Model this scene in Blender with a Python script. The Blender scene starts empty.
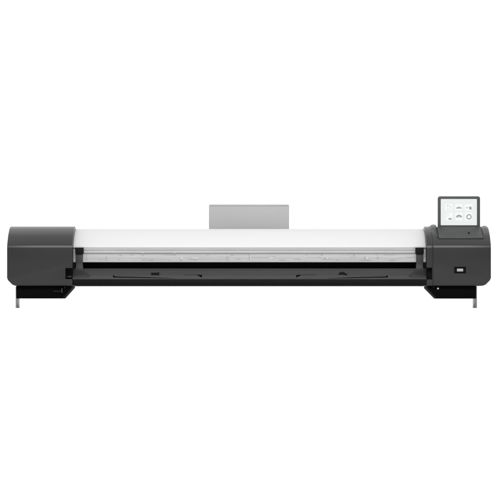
import bpy, bmesh, math, random
from mathutils import Vector

# ------------------------------------------------------------------ scene / units
# One drawing unit of the scanner is 2.4 mm.  x runs left-right (250 = middle of the
# machine), y runs downwards (308 = floor), d runs backwards from the front face.
S = 0.0024
DIST = 2900.0
EYE_Y = 306.5            # the lens sits close to the table top the feet stand on
EYE = 308.0 - EYE_Y
scn = bpy.context.scene
col = scn.collection


def H(y, d=0.0):
    """height above the floor (units) of something seen at y when it lies d behind the front"""
    return EYE - (y - EYE_Y) * (1 + d / DIST)


def X(x, d=0.0):
    return (x - 250.0) * (1 + d / DIST)


# ------------------------------------------------------------------ materials
def mat(name, base, rough=0.5, spec=0.5, metal=0.0, noise=0.06, nscale=40.0, bump=0.0, bscale=900.0,
        rvar=0.06, stretch=(1, 1, 1), emit=None, coat=0.0):
    m = bpy.data.materials.new(name)
    m.use_nodes = True
    nt = m.node_tree
    b = nt.nodes['Principled BSDF']
    tc = nt.nodes.new('ShaderNodeTexCoord')
    mp = nt.nodes.new('ShaderNodeMapping')
    mp.inputs['Scale'].default_value = stretch
    nt.links.new(tc.outputs['Object'], mp.inputs['Vector'])
    n = nt.nodes.new('ShaderNodeTexNoise')
    n.inputs['Scale'].default_value = nscale
    n.inputs['Detail'].default_value = 5
    nt.links.new(mp.outputs[0], n.inputs['Vector'])
    r = nt.nodes.new('ShaderNodeMapRange')
    r.inputs['From Min'].default_value = 0.3
    r.inputs['From Max'].default_value = 0.7
    r.inputs['To Min'].default_value = 1 - noise
    r.inputs['To Max'].default_value = 1 + noise
    nt.links.new(n.outputs['Fac'], r.inputs['Value'])
    v = nt.nodes.new('ShaderNodeVectorMath')
    v.operation = 'SCALE'
    v.inputs[0].default_value = base[:3]
    nt.links.new(r.outputs[0], v.inputs['Scale'])
    nt.links.new(v.outputs[0], b.inputs['Base Color'])
    r2 = nt.nodes.new('ShaderNodeMapRange')
    r2.inputs['From Min'].default_value = 0.3
    r2.inputs['From Max'].default_value = 0.7
    r2.inputs['To Min'].default_value = max(0.02, rough - rvar)
    r2.inputs['To Max'].default_value = min(1.0, rough + rvar)
    nt.links.new(n.outputs['Fac'], r2.inputs['Value'])
    nt.links.new(r2.outputs[0], b.inputs['Roughness'])
    b.inputs['Metallic'].default_value = metal
    b.inputs['Specular IOR Level'].default_value = spec
    b.inputs['Coat Weight'].default_value = coat
    if bump > 0:
        n2 = nt.nodes.new('ShaderNodeTexNoise')
        n2.inputs['Scale'].default_value = bscale
        n2.inputs['Detail'].default_value = 2
        nt.links.new(tc.outputs['Object'], n2.inputs['Vector'])
        bm_ = nt.nodes.new('ShaderNodeBump')
        bm_.inputs['Strength'].default_value = bump
        bm_.inputs['Distance'].default_value = 0.0004
        nt.links.new(n2.outputs['Fac'], bm_.inputs['Height'])
        nt.links.new(bm_.outputs[0], b.inputs['Normal'])
    if emit:
        b.inputs['Emission Color'].default_value = (*emit[0], 1)
        b.inputs['Emission Strength'].default_value = emit[1]
    return m


M = {
    'case': mat('charcoal_plastic', (0.0125, 0.0125, 0.0125), 0.32, 0.33, bump=0.02, noise=0.02, rvar=0.006),
    'panel': mat('hinge_plastic', (0.031, 0.033, 0.0325), 0.5, 0.30, bump=0.05, noise=0.04),
    'bezel': mat('bezel_plastic', (0.040, 0.043, 0.042), 0.42, 0.35, noise=0.03),
    'tray': mat('tray_plastic', (0.0285, 0.0285, 0.0285), 0.46, 0.35, bump=0.05, noise=0.08, nscale=30,
                stretch=(0.15, 1, 1)),
    'beam': mat('base_paint', (0.002, 0.002, 0.002), 0.55, 0.09, noise=0.08),
    'black': mat('black_plastic', (0.004, 0.004, 0.004), 0.6, 0.08, noise=0.1),
    'bracket': mat('black_steel', (0.0015, 0.0015, 0.0015), 0.6, 0.03, noise=0.1),
    'cover': mat('white_cover', (0.525, 0.525, 0.525), 0.6, 0.08, noise=0.006, nscale=8),
    'strip': mat('aluminium_strip', (0.365, 0.365, 0.365), 0.45, 0.3, noise=0.06, nscale=60,
                 stretch=(0.22, 1, 4)),
    'strip_dark': mat('strip_dark_grey', (0.27, 0.27, 0.27), 0.5, 0.3, noise=0.05),
    'strip_light': mat('strip_pale_mark', (0.43, 0.43, 0.43), 0.4, 0.3, noise=0.03),
    'guide': mat('grey_sheet', (0.345, 0.345, 0.345), 0.6, 0.2, noise=0.012, nscale=10),
    'steel': mat('bare_steel', (0.33, 0.33, 0.33), 0.38, 0.5, metal=0.3, noise=0.08),
    'screw': mat('bright_screw', (0.5, 0.5, 0.5), 0.3, 0.5, metal=0.6),
    'display': mat('lit_display', (0.05, 0.05, 0.05), 0.35, 0.2, noise=0.0, emit=((0.80, 0.84, 0.83), 0.93)),
    'tile': mat('lit_tile', (0.05, 0.05, 0.05), 0.35, 0.2, noise=0.0, emit=((0.89, 0.91, 0.905), 0.96)),
    'glyph': mat('icon_grey', (0.23, 0.24, 0.24), 0.5, 0.2, noise=0.0),
    'glyph_pale': mat('icon_pale', (0.45, 0.47, 0.46), 0.5, 0.2, noise=0.0),
    'arm': mat('arm_plastic', (0.019, 0.019, 0.019), 0.5, 0.25, bump=0.05, noise=0.05),
    'knob': mat('knob_plastic', (0.02, 0.02, 0.02), 0.5, 0.3, noise=0.05),
    'floor': mat('white_paper', (0.94, 0.94, 0.94), 0.8, 0.1, noise=0.004, nscale=3),
}

# ------------------------------------------------------------------ object helpers
root = bpy.data.objects.new('wide_format_scanner', None)
col.objects.link(root)
root.empty_display_size = 0.1
root.location = (0, 58 * S, 0)
root['label'] = 'wide black and white sheet scanner with a tilted-up touchscreen, standing on two thin feet'
root['category'] = 'scanner'


def build(name, bm, material, parent=None, smooth=35.0, label=None, kind=None):
    bmesh.ops.remove_doubles(bm, verts=bm.verts, dist=1e-4)
    bmesh.ops.recalc_face_normals(bm, faces=bm.faces)
    lo = Vector([min(v.co[i] for v in bm.verts) for i in range(3)])
    hi = Vector([max(v.co[i] for v in bm.verts) for i in range(3)])
    c = (lo + hi) / 2
    for v in bm.verts:
        v.co = (v.co - c) * S
    me = bpy.data.meshes.new(name)
    bm.to_mesh(me)
    bm.free()
    me.materials.append(material)
    for p in me.polygons:
        p.use_smooth = True
    me.set_sharp_from_angle(angle=math.radians(smooth))
    o = bpy.data.objects.new(name, me)
    col.objects.link(o)
    world = c * S
    if parent is not None:
        o.parent = parent
        base = parent.location.copy()
        p = parent.parent
        while p is not None:
            base += p.location
            p = p.parent
        o.location = world - base
    else:
        o.location = world
    if label:
        o['label'] = label
    if kind:
        o['kind'] = kind
    return o


def world_loc(o):
    v = o.location.copy()
    p = o.parent
    while p is not None:
        v += p.location
        p = p.parent
    return v


def cut(o, bm):
    """subtract the (unit-space) bmesh from o"""
    bmesh.ops.recalc_face_normals(bm, faces=bm.faces)
    w = world_loc(o) / S
    for v in bm.verts:
        v.co = (v.co - w) * S
    me = bpy.data.meshes.new('cutter')
    bm.to_mesh(me)
    bm.free()
    c = bpy.data.objects.new('cutter', me)
    col.objects.link(c)
    keep_parent, keep_loc = o.parent, o.location.copy()
    o.parent = None
    o.location = (0, 0, 0)
    md = o.modifiers.new('b', 'BOOLEAN')
    md.operation = 'DIFFERENCE'
    md.solver = 'EXACT'
    md.object = c
    bpy.context.view_layer.update()
    dg = bpy.context.evaluated_depsgraph_get()
    new = bpy.data.meshes.new_from_object(o.evaluated_get(dg))
    o.modifiers.clear()
    old = o.data
    name = old.name
    o.data = new
    bpy.data.meshes.remove(old)
    new.name = name
    while len(new.materials) > 1:
        new.materials.pop(index=len(new.materials) - 1)
    for p in new.polygons:
        p.use_smooth = True
    new.set_sharp_from_angle(angle=math.radians(35))
    bpy.data.objects.remove(c)
    bpy.data.meshes.remove(me)
    o.parent = keep_parent
    o.location = keep_loc
    return o


def sharp_bevel(bm, w, seg=2, angle=30.0, pick=None):
    if w <= 0:
        return
    bmesh.ops.recalc_face_normals(bm, faces=bm.faces)
    es = [e for e in bm.edges if len(e.link_faces) == 2 and e.calc_face_angle(0) > math.radians(angle)
          and (pick is None or pick(e))]
    bmesh.ops.bevel(bm, geom=es, offset=w, offset_type='OFFSET', segments=seg, profile=0.5,
                    affect='EDGES', clamp_overlap=True)


def prism_x(profile, x0, x1, bm=None, bevel=0.0, seg=2, pick=None):
    """profile: [(depth, height)] extruded from x0 to x1 (centred units)"""
    own = bm is None
    b = bmesh.new()
    a = [b.verts.new((x0, d, h)) for d, h in profile]
    c = [b.verts.new((x1, d, h)) for d, h in profile]
    n = len(profile)
    for i in range(n):
        j = (i + 1) % n
        b.faces.new((a[i], a[j], c[j], c[i]))
    b.faces.new(a)
    b.faces.new(list(reversed(c)))
    sharp_bevel(b, bevel, seg, pick=pick)
    return b if own else merge(bm, b)


def prism_d(outline, d0, d1, bm=None, bevel=0.0, seg=2, dfun=None):
    """outline: [(x, height)] in the front view, extruded from depth d0 to d1"""
    own = bm is None
    b = bmesh.new()
    a = [b.verts.new((x, d0 + (dfun(x, h) if dfun else 0), h)) for x, h in outline]
    c = [b.verts.new((x, d1, h)) for x, h in outline]
    n = len(outline)
    for i in range(n):
        j = (i + 1) % n
        b.faces.new((a[i], a[j], c[j], c[i]))
    b.faces.new(a)
    b.faces.new(list(reversed(c)))
    sharp_bevel(b, bevel, seg)
    return b if own else merge(bm, b)


def box(x0, x1, d0, d1, y0, y1, bm=None, bevel=0.0, seg=2, at=None):
    """y0 above y1, as seen at depth `at` (d0 when not given)"""
    d = d0 if at is None else at
    X0, X1, h0, h1 = X(x0, d), X(x1, d), H(y1, d), H(y0, d)
    return prism_d([(X0, h0), (X1, h0), (X1, h1), (X0, h1)], d0, d1, bm, bevel, seg)


def merge(bm, b):
    me = bpy.data.meshes.new('tmp')
    b.to_mesh(me)
    b.free()
    bm.from_mesh(me)
    bpy.data.meshes.remove(me)
    return bm


def poly(pts, d):
    return [(X(x, d), H(y, d)) for x, y in pts]


def rounded(x0, x1, y0, y1, r, d, n=6):
    pts = []
    for cx, cy, a0 in ((x1 - r, y0 + r, -90), (x1 - r, y1 - r, 0), (x0 + r, y1 - r, 90), (x0 + r, y0 + r, 180)):
        for k in range(n + 1):
            a = math.radians(a0 + 90 * k / n)
            pts.append((cx + r * math.cos(a), cy + r * math.sin(a)))
    return poly(pts, d)


def spline(pts, n=6):
    out = []
    P = [pts[0]] + list(pts) + [pts[-1]]
    for i in range(1, len(P) - 2):
        p0, p1, p2, p3 = (Vector(q) for q in P[i - 1:i + 3])
        for k in range(n):
            t = k / n
            out.append(tuple(0.5 * (2 * p1 + (p2 - p0) * t + (2 * p0 - 5 * p1 + 4 * p2 - p3) * t * t
                                    + (3 * p1 - p0 - 3 * p2 + p3) * t ** 3)))
    out.append(tuple(pts[-1]))
    return out


def disc(x, y, r, d0, d1, n=20, bm=None, bevel=0.0):
    cx, ch = X(x, d0), H(y, d0)
    pts = [(cx + r * math.cos(2 * math.pi * k / n), ch + r * math.sin(2 * math.pi * k / n)) for k in range(n)]
    return prism_d(pts, d0, d1, bm, bevel)


# ------------------------------------------------------------------ end covers
BACK = 116.0


def cover_profile(front=0.0, drop=0.0):
    """side profile of an end cover: upright face, soft crease, then a shoulder bending to a flat top"""
    y0 = 247.9 + drop
    up = [(front, H(y0))]
    # narrow, nearly flat crease strip that turns from 10 to 27 degrees upwards
    d, h = front, H(y0)
    for k in range(8):
        a = math.radians(10 + 17 * k / 7)
        d += 0.42 * math.sin(a)
        h += 0.42 * math.cos(a)
        up.append((d, h))
    up.append((d + 0.35, h + 0.35))
    rest = [(front + d, H(y + drop, d)) for d, y in ((6.6, 240.0), (14.5, 234.6), (24, 230.4), (33, 227.8), (43, 226.5))]
    curve = up[:-1] + spline([up[-1]] + rest, 6)
    t = curve[-1][1]
    back = [(front + 48, t - 0.1), (front + 56, t - 1.2), (front + 66, t - 4.5), (front + 80, t - 12), (front + 94, t - 23), (BACK, t - 45), (BACK, 22.2)]
    return [(front + 1.4, 22.2), (front + 0.5, 22.5), (front, 23.6), (front, H(262))] + curve + back


def end_cover(outer, inner, front=0.0):
    """outer / inner: front-view x of its two sides"""
    a, b = sorted((X(outer), X(inner)))
    bm = prism_x(cover_profile(front), a, b)
    # slanted lower outside corner
    s = -1 if outer < inner else 1
    for ang, px_, py_ in ((45, 0.0, 279.4), (22, 0.0, 277.9), (68, 8.6, 286.0)):
        p = Vector((X(outer) - s * px_, 0, H(py_)))
        nrm = Vector((s * math.cos(math.radians(ang)), 0, -math.sin(math.radians(ang))))
        geom = bm.verts[:] + bm.edges[:] + bm.faces[:]
        res = bmesh.ops.bisect_plane(bm, geom=geom, plane_co=p, plane_no=nrm, clear_outer=True)
        edges = [e for e in bm.edges if len(e.link_faces) == 1]
        bmesh.ops.holes_fill(bm, edges=edges)
        bmesh.ops.recalc_face_normals(bm, faces=bm.faces)
    bmesh.ops.dissolve_degenerate(bm, dist=1e-4, edges=bm.edges)
    sharp_bevel(bm, 0.6, 3, 40)
    return bm


left = build('end_cover', end_cover(7, 72.4), M['case'], root, label='plain left end cover')
cut(left, box(65.2, 74, -3, 22, 268.0, 279.0))
build('notch_step', box(66.6, 72.0, 8, 20, 276.2, 277.6, bevel=0.2), M['case'], left)
build('notch_shade', box(65.3, 74, 10.5, 21.8, 268.1, 278.9), M['black'], left)  # black block set in the notch; the recess shade is put into its colour

right = build('end_cover', end_cover(491, 433.2), M['case'], root,
              label='right end cover carrying the touchscreen and a small port')
# pocket for the screen hinge
pk = prism_x([(8.9, H(238.9, 8.9)), (8.9, H(215, 8.9)), (56, H(215, 56)), (56, H(238.9, 8.9))],
             X(436.4, 20), X(482.6, 20))
cut(right, pk)
# raised shoulders beside the pocket


def cover_height(d):
    pts = [p for p in cover_profile() if p[1] > H(243)]
    best = None
    for (d0_, h0_), (d1_, h1_) in zip(pts, pts[1:]):
        if d0_ <= d <= d1_ and d1_ > d0_:
            best = h0_ + (h1_ - h0_) * (d - d0_) / (d1_ - d0_)
    return H(226.5, 43) - 0.012 * max(0.0, d - 43) ** 2 if best is None or d > 43 else best


def sink(x):
    return 1.2 if x < 433.1 else 0.3


def shoulder(xs, lifts):
    bm = bmesh.new()
    rows = []
    ds = [11 + 2.0 * k for k in range(25)]
    for d in ds:
        u = max(0.0, min(1.0, (d - 11) / 32))
        u = u * u * (3 - 2 * u)
        rows.append([bm.verts.new((X(x, 38), d, cover_height(d) - sink(x) + (l + sink(x)) * u)) for x, l in zip(xs, lifts)])
    base = [[bm.verts.new((X(x, 38), d, cover_height(d) - 3.0)) for x in xs] for d in ds]
    n, m = len(ds), len(xs)
    for g in (rows, base):
        for i in range(n - 1):
            for j in range(m - 1):
                bm.faces.new((g[i][j], g[i][j + 1], g[i + 1][j + 1], g[i + 1][j]))
    for i in range(n - 1):
        for j in (0, m - 1):
            bm.faces.new((rows[i][j], rows[i + 1][j], base[i + 1][j], base[i][j]))
    for j in range(m - 1):
        for i in (0, n - 1):
            bm.faces.new((rows[i][j], rows[i][j + 1], base[i][j + 1], base[i][j]))
    return bm


build('shoulder', shoulder([428.6, 429.5, 430.4, 431.3, 432.2, 433.2, 434.5, 435.6, 436.2],
                           [0.0, 0.25, 0.9, 1.6, 2.0, 2.15, 2.15, 2.0, 1.6]), M['case'], right, smooth=50)
build('shoulder', shoulder([482.8, 483.4, 484.2, 485.6, 486.6, 487.4], [0.5, 0.8, 0.9, 0.8, 0.5, 0.0]), M['case'], right, smooth=50)

# inner cheek of the right cover
ck = prism_x(cover_profile(0.8, 0.1), X(426.7), X(433.3), bevel=0.3)
cheek = build('inner_cheek', ck, M['case'], right)
cut(cheek, box(426.9, 432.4, -3, 24, 267.6, 279.4))
cut(right, box(431, 432.4, -3, 24, 267.6, 279.4))
build('notch_shade', box(427.0, 432.3, 7, 23.8, 267.7, 279.3), M['black'], right)  # black fill added to deepen the shade inside the cheek notch

# port
cut(right, prism_d(rounded(454.2, 466.0, 266.8, 273.6, 0.8, 0), -2, 3))
port = build('data_port', prism_d(rounded(454.3, 465.9, 266.9, 273.5, 0.8, 0), 2.2, 5), M['black'], right)
build('port_rim', box(453.6, 466.4, -0.35, 1.0, 273.9, 274.4, bevel=0.12), M['tray'], right)
b = box(457.0, 463.2, 0.8, 2.1, 268.6, 271.5, bevel=0.25)
build('connector', b, M['strip_dark'], right)
b = bmesh.new()
for k in range(3):
    box(457.8 + k * 1.75, 459.0 + k * 1.75, 0.35, 0.8, 269.4, 270.7, bm=b)
build('connector_contact', b, M['strip'], right)

# ------------------------------------------------------------------ touchscreen
hous = prism_d(rounded(437.9, 480.2, 196.2, 231.0, 2.2, 38), 38, 43.5, bevel=0.5, seg=3)
screen = build('touchscreen', hous, M['bezel'], root, label='small touchscreen standing up on the right end')
build('display', prism_d(rounded(440.8, 476.9, 199.0, 225.2, 0.5, 37.7), 37.75, 38.6), M['display'], screen)
DT, DG = 37.55, 37.4


def glyph(shapes, material):
    b = bmesh.new()
    for s in shapes:
        if s[0] == 'b':
            _, x0, x1, y0, y1 = s
            prism_d(poly([(x0, y1), (x1, y1), (x1, y0), (x0, y0)], DG), DG, DT + 0.05, b)
        elif s[0] == 'p':
            prism_d(poly(s[1], DG), DG, DT + 0.05, b)
        elif s[0] == 'r':          # ring sector
            _, cx, cy, r0, r1, a0, a1 = s
            n = 20
            for k in range(n):
                t0 = math.radians(a0 + (a1 - a0) * k / n)
                t1 = math.radians(a0 + (a1 - a0) * (k + 1) / n)
                prism_d(poly([(cx + r1 * math.cos(t0), cy - r1 * math.sin(t0)), (cx + r1 * math.cos(t1), cy - r1 * math.sin(t1)),
                              (cx + r0 * math.cos(t1), cy - r0 * math.sin(t1)), (cx + r0 * math.cos(t0), cy - r0 * math.sin(t0))], DG),
                        DG, DT + 0.05, b)
    return b


tiles = [(445.2, 452.4, 204.2, 210.4), (455.3, 462.3, 204.2, 210.4), (464.8, 472.4, 204.2, 210.4),
         (445.2, 452.4, 212.6, 220.4), (455.3, 462.3, 212.6, 220.4), (464.8, 472.4, 212.6, 220.4)]
icons = [
    ([('p', [(447.4, 205.2), (449.6, 205.2), (451.2, 206.8), (451.2, 207.3), (449.3, 207.3), (449.3, 205.8), (447.4, 205.8)]),
      ('b', 447.4, 447.9, 205.2, 209.2), ('b', 447.4, 451.2, 209.0, 209.4), ('b', 450.8, 451.2, 207.3, 209.2)], 'glyph_pale'),
    ([('p', [(456.0, 208.6), (456.6, 207.2), (458.2, 207.2), (458.8, 205.8), (459.4, 207.2), (461.3, 207.2), (461.8, 208.6)])], 'glyph'),
    ([('b', 466.2, 467.4, 207.2, 208.3), ('b', 467.8, 468.8, 207.6, 208.0), ('p', [(469, 206.6), (471.2, 206.6), (471.8, 208.2),
      (471.4, 209.6), (469.4, 209.6), (469.2, 208.2)])], 'glyph'),
    ([('p', [(448.0, 218.6), (449.4, 218.0), (451.2, 218.2), (452.0, 218.9), (451.2, 219.7), (448.8, 219.6)])], 'glyph'),
    ([('r', 459.0, 217.9, 1.5, 3.2, 12, 168), ('b', 458.6, 459.4, 216.6, 217.7)], 'glyph'),
    ([('r', 469.0, 216.8, 1.6, 2.5, 0, 360)] + [('p', [(469 + r_ * math.cos(math.radians(a + o)), 216.8 + r_ * math.sin(math.radians(a + o)))
      for r_, o in ((2.45, -10), (3.05, -7), (3.05, 7), (2.45, 10))]) for a in range(0, 360, 45)], 'glyph'),
]
for t, (g, mm) in zip(tiles, icons):
    tl = build('icon_tile', prism_d(rounded(*t, 0.7, DT), DT, 37.8), M['tile'], screen)
    build('icon', glyph(g, None), M[mm], screen)
build('icon_outline', glyph([('b', 446.0, 446.35, 213.6, 219.0), ('b', 446.0, 448.8, 213.4, 213.75), ('b', 448.5, 448.8, 213.75, 215.6),
                             ('b', 446.9, 448.0, 214.5, 215.2)], None), M['glyph_pale'], screen)

# sloping hinge panel in front of the screen
hp = prism_x([(8.4, H(238.3, 8.4)), (8.7, H(237.4, 8.7)), (35.0, H(226.9, 35)), (35.8, H(226.6, 35.8)), (37.6, H(227, 36)),
              (46, H(231, 40)), (46, H(240, 40)), (8.4, H(238.7, 8.4))], X(437.9, 20), X(482.4, 20), bevel=0.3)
hinge = build('screen_hinge', hp, M['panel'], root)
build('hinge_shade_line', prism_x([(7.9, H(238.5, 8)), (7.9, H(239.0, 8)), (10.7, H(239.0, 8)), (10.7, H(238.5, 8))],
                              X(437.6, 20), X(482.6, 20)), M['black'], hinge)  # protruding black strip, painted shade along the panel's lower edge
dd = 19.2
bt = disc(469.0, 232.7, 0.75, dd - 1.6, dd + 4)
build('power_button', bt, M['black'], hinge)

# ------------------------------------------------------------------ white cover
up = spline([(13.0, H(247.6, 13)), (13.0, H(246.6, 13)), (14.2, H(245, 14)), (19, H(241.2, 19)), (27, H(236.0, 27)),
             (37, H(232.0, 37)), (49, H(229.6, 49)), (60, H(229.0, 60))], 6)
t = up[-1][1]
prof = [(17, H(247.9, 14)), (13.6, H(248.0, 13.6))] + up + [(72, t - 1), (90, t - 7), (BACK - 2, t - 18), (BACK - 2, t - 28), (60, t - 18)]
bm = prism_x(prof, X(72.55), X(426.55), bevel=0.25)
for xa, xb in ((72.55, 78.0), (421.5, 426.55)):
    prism_x([(15.5, H(247.9, 15)), (15.5, H(262.3, 15)), (34, H(262.3, 15)), (34, H(247.9, 15))], X(xa), X(xb), bm)
cov = build('top_cover', bm, M['cover'], root, smooth=40)

# ------------------------------------------------------------------ feed strip (grey, ribbed)
d0 = 15.2


def hy(y):
    return H(y, d0)


prof = [(d0 - 1.4, hy(247.9)), (d0 - 1.1, hy(249.8)), (d0 - 0.3, hy(249.9)), (d0 - 0.3, hy(250.6)), (d0 - 0.8, hy(250.7)),
        (d0 - 0.8, hy(252.0)), (d0 - 1.9, hy(252.7)), (d0 - 1.9, hy(252.9)), (d0 - 1.6, hy(253.0)), (d0 + 0.3, hy(253.1)),
        (d0 + 0.3, hy(253.6)), (d0 + 0.1, hy(253.7)), (d0, hy(257.6)), (d0 + 0.14, hy(257.8)), (d0 + 0.2, hy(260.7)),
        (d0 - 0.8, hy(261.0)), (d0 - 1.1, hy(261.6)), (d0 - 0.7, hy(262.2)), (d0 + 20, hy(262.2)), (d0 + 20, hy(248.2))]
strip = build('feed_strip', prism_x(prof, X(78.2, d0), X(421.3, d0)), M['strip'], root)
for x, y, w, h in ((142.5, 255.2, 1.6, 0.7), (174.5, 255.2, 2.0, 0.7), (232, 255.2, 3.4, 0.7), (321.8, 254.9, 1.5, 1.3),
                   (354.0, 255.0, 1.5, 1.2), (120.5, 255.4, 2.6, 0.8), (377.6, 258.0, 1.8, 2.2), (325.0, 258.2, 1.2, 1.8),
                   (226.3, 258.0, 1.0, 3.4), (249.3, 256.8, 0.8, 5.2), (106.0, 257.8, 0.7, 3.6), (86.6, 257.0, 0.6, 6.4),
                   (365.0, 258.0, 1.2, 2.6), (228.3, 257.6, 0.8, 2.8)):
    build('strip_mark', box(x - w / 2, x + w / 2, d0 - 0.12, d0 + 1, y - h / 2, y + h / 2), M['strip_dark'], strip)  # darker grey bars, slightly proud of the strip face
for x, y, w, h in ((142.5, 252.6, 2.6, 0.7), (174.8, 252.6, 2.6, 0.7), (135, 258.2, 6.5, 0.6), (182, 258.0, 2.0, 2.2),
                   (195, 258.0, 7.0, 1.0), (209, 259.2, 30, 0.35), (250.6, 257.0, 0.9, 6.0), (327.2, 258.3, 1.6, 1.6),
                   (367.0, 258.0, 1.8, 2.4), (271, 258.2, 4.5, 1.2), (303, 258.3, 7, 0.7), (98, 258.8, 14, 0.4),
                   (392, 258.8, 18, 0.4), (345, 259.4, 26, 0.3), (156, 259.4, 30, 0.3)):
    dz = 2.0 if y < 253 else 0.25
    build('strip_pale_mark', box(x - w / 2, x + w / 2, d0 - dz, d0 + 1, y - h / 2, y + h / 2), M['strip_light'], strip)  # paler grey bars, slightly proud of the strip face

# thin darker grey lines of different length along the strip
rng = random.Random(7)
for k in range(30):
    x = 84 + 330 * (k + rng.random() * 0.8) / 30
    w = rng.choice((2.2, 4.0, 6.5, 11.0))
    y = rng.choice((254.9, 256.4, 257.2, 259.3, 260.1))
    build('strip_mark', box(x - w / 2, min(417.0, x + w / 2), d0 - 0.05 - 0.003 * k, d0 + 1 + 0.01 * k, y - 0.16, y + 0.16), M['strip_dark'], strip)

# ------------------------------------------------------------------ dark feed slot, body, base beam
build('feed_slot_shade', box(74, 425.5, 38, 60, 246, 279, at=38), M['black'], root)  # solid black block; the dark of the slot cavity is put into its colour
build('rear_body', prism_x([(61, H(280, 60)), (61, H(246, 60)), (BACK - 1.5, H(246, 60)), (BACK - 1.5, H(280, 60))],
                           X(72.7), X(426.4), bevel=0.5), M['case'], root)
build('base_beam', prism_x([(1.2, H(279.5)), (1.0, H(284.9)), (1.8, H(285.6)), (BACK - 3, H(285.6)), (BACK - 3, H(279.5))],
                           X(72.55), X(426.5), bevel=0.2), M['beam'], root)

# ------------------------------------------------------------------ output tray
prof = [(1.4, H(279.4)), (1.0, H(278.7)), (3.2, H(275.6)), (4.6, H(274.9)), (9.6, H(270.6, 10)), (13.0, H(268.4, 13)),
        (24, H(268.8, 13)), (24, H(279.4))]
tray = build('output_tray', prism_x(prof, X(72.6), X(426.5)), M['tray'], root, smooth=12)
for pts in ([(112.6, 276.2), (113.6, 275.3), (115.2, 276.5), (130, 276.8), (150, 277.3), (174, 278.3), (174, 278.5), (150, 278.1),
             (130, 277.7), (113.6, 277.5)],
            [(388.2, 276.2), (387.2, 275.3), (385.6, 276.5), (371, 276.8), (351, 277.3), (327, 278.3), (327, 278.5), (351, 278.1),
             (371, 277.7), (387.4, 277.5)],
            [(196.6, 275.0), (202.0, 275.0), (202.0, 277.6)],
            [(301.6, 275.0), (296.2, 275.0), (296.2, 277.6)]):
    cut(tray, prism_d(poly(pts, 2), -2, 16))
for xa, xb in ((184, 200.5), (298, 316)):
    build('tray_rib', box(xa, xb, 4.4, 8, 274.3, 274.65), M['panel'], tray)
lb = box(151.2, 158.6, 4.2, 12, 272.6, 274.9, bevel=0.2)
l1 = build('latch', lb, M['beam'], tray)
build('latch_pin', box(158.0, 159.0, 3.6, 12, 272.0, 275.6, bevel=0.15), M['black'], tray)
l2 = build('latch', prism_d(poly([(338.2, 274.6), (338.8, 273.0), (341, 271.9), (344, 271.9), (346, 273.6), (347.4, 274.0), (347.0, 275.0),
                                  (344.6, 274.9)], 5), 5.0, 12, bevel=0.2), M['beam'], tray)
build('latch_pin', box(344.8, 346.8, 3.9, 12, 273.4, 275.0, bevel=0.15), M['black'], tray)

# ------------------------------------------------------------------ side guides
for s in (-1, 1):
    def mx(x):
        return x if s < 0 else 499.0 - x + (0.0)
    rows = [(253.4, 75.3, 82.2, 11.5), (262, 75.3, 82.2, 11.2), (267, 75.3, 82.5, 10.8), (269.4, 74.2, 83.2, 9.9),
            (271.2, 73, 84.4, 8.2), (273.2, 73, 87.2, 6.0), (274.9, 73, 90.6, 4.0), (276.2, 73, 90.2, 2.3), (277.6, 73, 86, 1.4)]
    arm_bm = bmesh.new()
    fr, bk = [], []
    for y, xl, xr, q in rows:
        fr.append([arm_bm.verts.new((X(mx(v), 3), q, H(y, 3))) for v in (xl, xr)])
        bk.append([arm_bm.verts.new((X(mx(v), 3), 17, H(y, 3))) for v in (xl, xr)])
    for i in range(len(rows) - 1):
        arm_bm.faces.new((fr[i][0], fr[i][1], fr[i + 1][1], fr[i + 1][0]))
        arm_bm.faces.new((bk[i][0], bk[i][1], bk[i + 1][1], bk[i + 1][0]))
        for j in (0, 1):
            arm_bm.faces.new((fr[i][j], fr[i + 1][j], bk[i + 1][j], bk[i][j]))
    for i in (0, -1):
        arm_bm.faces.new((fr[i][0], fr[i][1], bk[i][1], bk[i][0]))
    sharp_bevel(arm_bm, 0.3, 2, 50)
    g = build('side_guide', arm_bm, M['arm'], root)
    build('guide_cap', box(min(mx(75.2), mx(83.4)), max(mx(75.2), mx(83.4)), 9.0, 16, 247.6, 253.5, bevel=0.3), M['black'], g)
    # pale mirror-like return next to the arm
    build('guide_return', box(min(mx(82.4), mx(84.0)), max(mx(82.4), mx(84.0)), 14.5, 20, 253.8, 262.0, bevel=0.3), M['steel'], g)
    build('guide_foot', box(min(mx(72.7), mx(75.2)), max(mx(72.7), mx(75.2)), 13.5, 20, 262.2, 268.2), M['black'], g)

# ------------------------------------------------------------------ rear paper guide
pg = bmesh.new()
d = 104
prism_d(rounded(208.8, 289.2, 204.3, 266, 1.6, d), d, d + 3.0, pg, bevel=0.5)
guide = build('rear_paper_guide', pg, M['guide'], root, label='light grey upright plate behind the white cover')
build('guide_lip', box(210.2, 287.8, d - 0.5, d + 0.6, 205.1, 205.7, bevel=0.1), M['steel'], guide)

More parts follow.
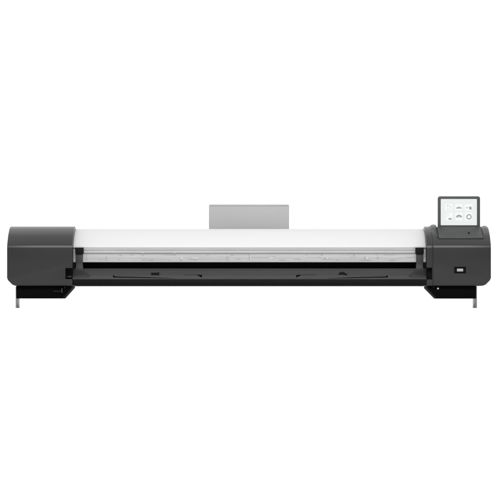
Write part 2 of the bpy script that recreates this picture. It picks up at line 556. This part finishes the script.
# ------------------------------------------------------------------ brackets and feet
for s in (-1, 1):
    # plate clipped at its lower inner corner; the inner outline is the one of its rear edge
    if s < 0:
        o_ = [(16.2, 285.9, 6), (74.6, 285.9, 58), (74.6, 287.6, 58), (65.0, 298.4, 58), (16.2, 298.4, 6)]
    else:
        o_ = [(476.2, 285.9, 6), (424.4, 285.9, 58), (424.4, 288.0, 58), (434.6, 298.5, 58), (476.2, 298.5, 6)]
    br = build('mounting_bracket', prism_d([(X(x, q), H(y, 6)) for x, y, q in o_], 6, 66, bevel=0.25), M['bracket'], root)
    if s < 0:
        build('adjusting_knob', box(53, 61.0, 3.2, 6.4, 290.2, 292.6, bevel=0.5), M['beam'], br)
        build('knob_stop', box(61.2, 62.4, 2.6, 6.4, 288.4, 292.8, bevel=0.3), M['knob'], br)
        build('screw', disc(64.8, 287.6, 0.6, 5.4, 7, bevel=0.1), M['knob'], br)
        xo, xi = X(15.6, 34), X(17.3, 34)
    else:
        build('screw', disc(438.0, 288.4, 1.0, 5.0, 7, bevel=0.2), M['screw'], br)
        build('screw', disc(433.6, 287.0, 0.5, 5.4, 7, bevel=0.1), M['knob'], br)
        xo, xi = X(477.0, 34), X(475.0, 34)
    # thin upright sheet: its edge faces the front, its broad side the middle of the machine
    a_, b_ = sorted((xo, xi))
    build('support_foot', prism_x([(34, 0.0), (34, 21.8), (65, 21.8), (65, 0.0)], a_, b_, bevel=0.2), M['steel'], root, smooth=30)

# ------------------------------------------------------------------ floor
bm = bmesh.new()
R = 60 / S
vs = [bm.verts.new((x * R, y * R, -0.02)) for x, y in ((-1, -1), (1, -1), (1, 1), (-1, 1))]
bm.faces.new(vs)
build('floor', bm, M['floor'], None, kind='structure')

# ------------------------------------------------------------------ light: white studio surround + soft boxes
w = bpy.data.worlds.new('World')
scn.world = w
w.use_nodes = True
nt = w.node_tree
bg = nt.nodes['Background']
tc = nt.nodes.new('ShaderNodeTexCoord')
sx = nt.nodes.new('ShaderNodeSeparateXYZ')
nt.links.new(tc.outputs['Generated'], sx.inputs[0])
mr = nt.nodes.new('ShaderNodeMapRange')
mr.interpolation_type = 'SMOOTHSTEP'
mr.inputs['From Min'].default_value = -1.0
mr.inputs['From Max'].default_value = 0.15
mr.inputs['To Min'].default_value = 0.40
mr.inputs['To Max'].default_value = 1.30
nt.links.new(sx.outputs['Y'], mr.inputs['Value'])
bg.inputs['Color'].default_value = (1, 1, 1, 1)
nt.links.new(mr.outputs[0], bg.inputs['Strength'])


def area(name, loc, target, sx_, sy_, power):
    l = bpy.data.lights.new(name, 'AREA')
    l.shape = 'RECTANGLE'
    l.size, l.size_y = sx_, sy_
    l.energy = power
    o = bpy.data.objects.new(name, l)
    col.objects.link(o)
    o.location = loc
    o.rotation_euler = (Vector(target) - Vector(loc)).to_track_quat('-Z', 'Y').to_euler()
    return o


area('front_softbox', (0, -2.95, 2.2), (0, 0.05, 0.12), 3.4, 0.95, 125)

# ------------------------------------------------------------------ camera
cam = bpy.data.cameras.new('camera')
cam.sensor_width = 36.0
cam.lens = 36.0 * DIST / 500.0
cam.clip_start = 0.02
cam.clip_end = 500
co = bpy.data.objects.new('camera', cam)
col.objects.link(co)
co.location = (0, -DIST * S, EYE * S)
cam.shift_y = (EYE_Y - 250.0) / 500.0
co.rotation_euler = (math.radians(90), 0, 0)
scn.camera = co

scn.render.resolution_x = 1024
scn.render.resolution_y = 1024
scn.view_settings.view_transform = 'Standard'
scn.view_settings.look = 'None'
scn.view_settings.exposure = 0
scn.view_settings.gamma = 1
scn.cycles.use_denoising = True
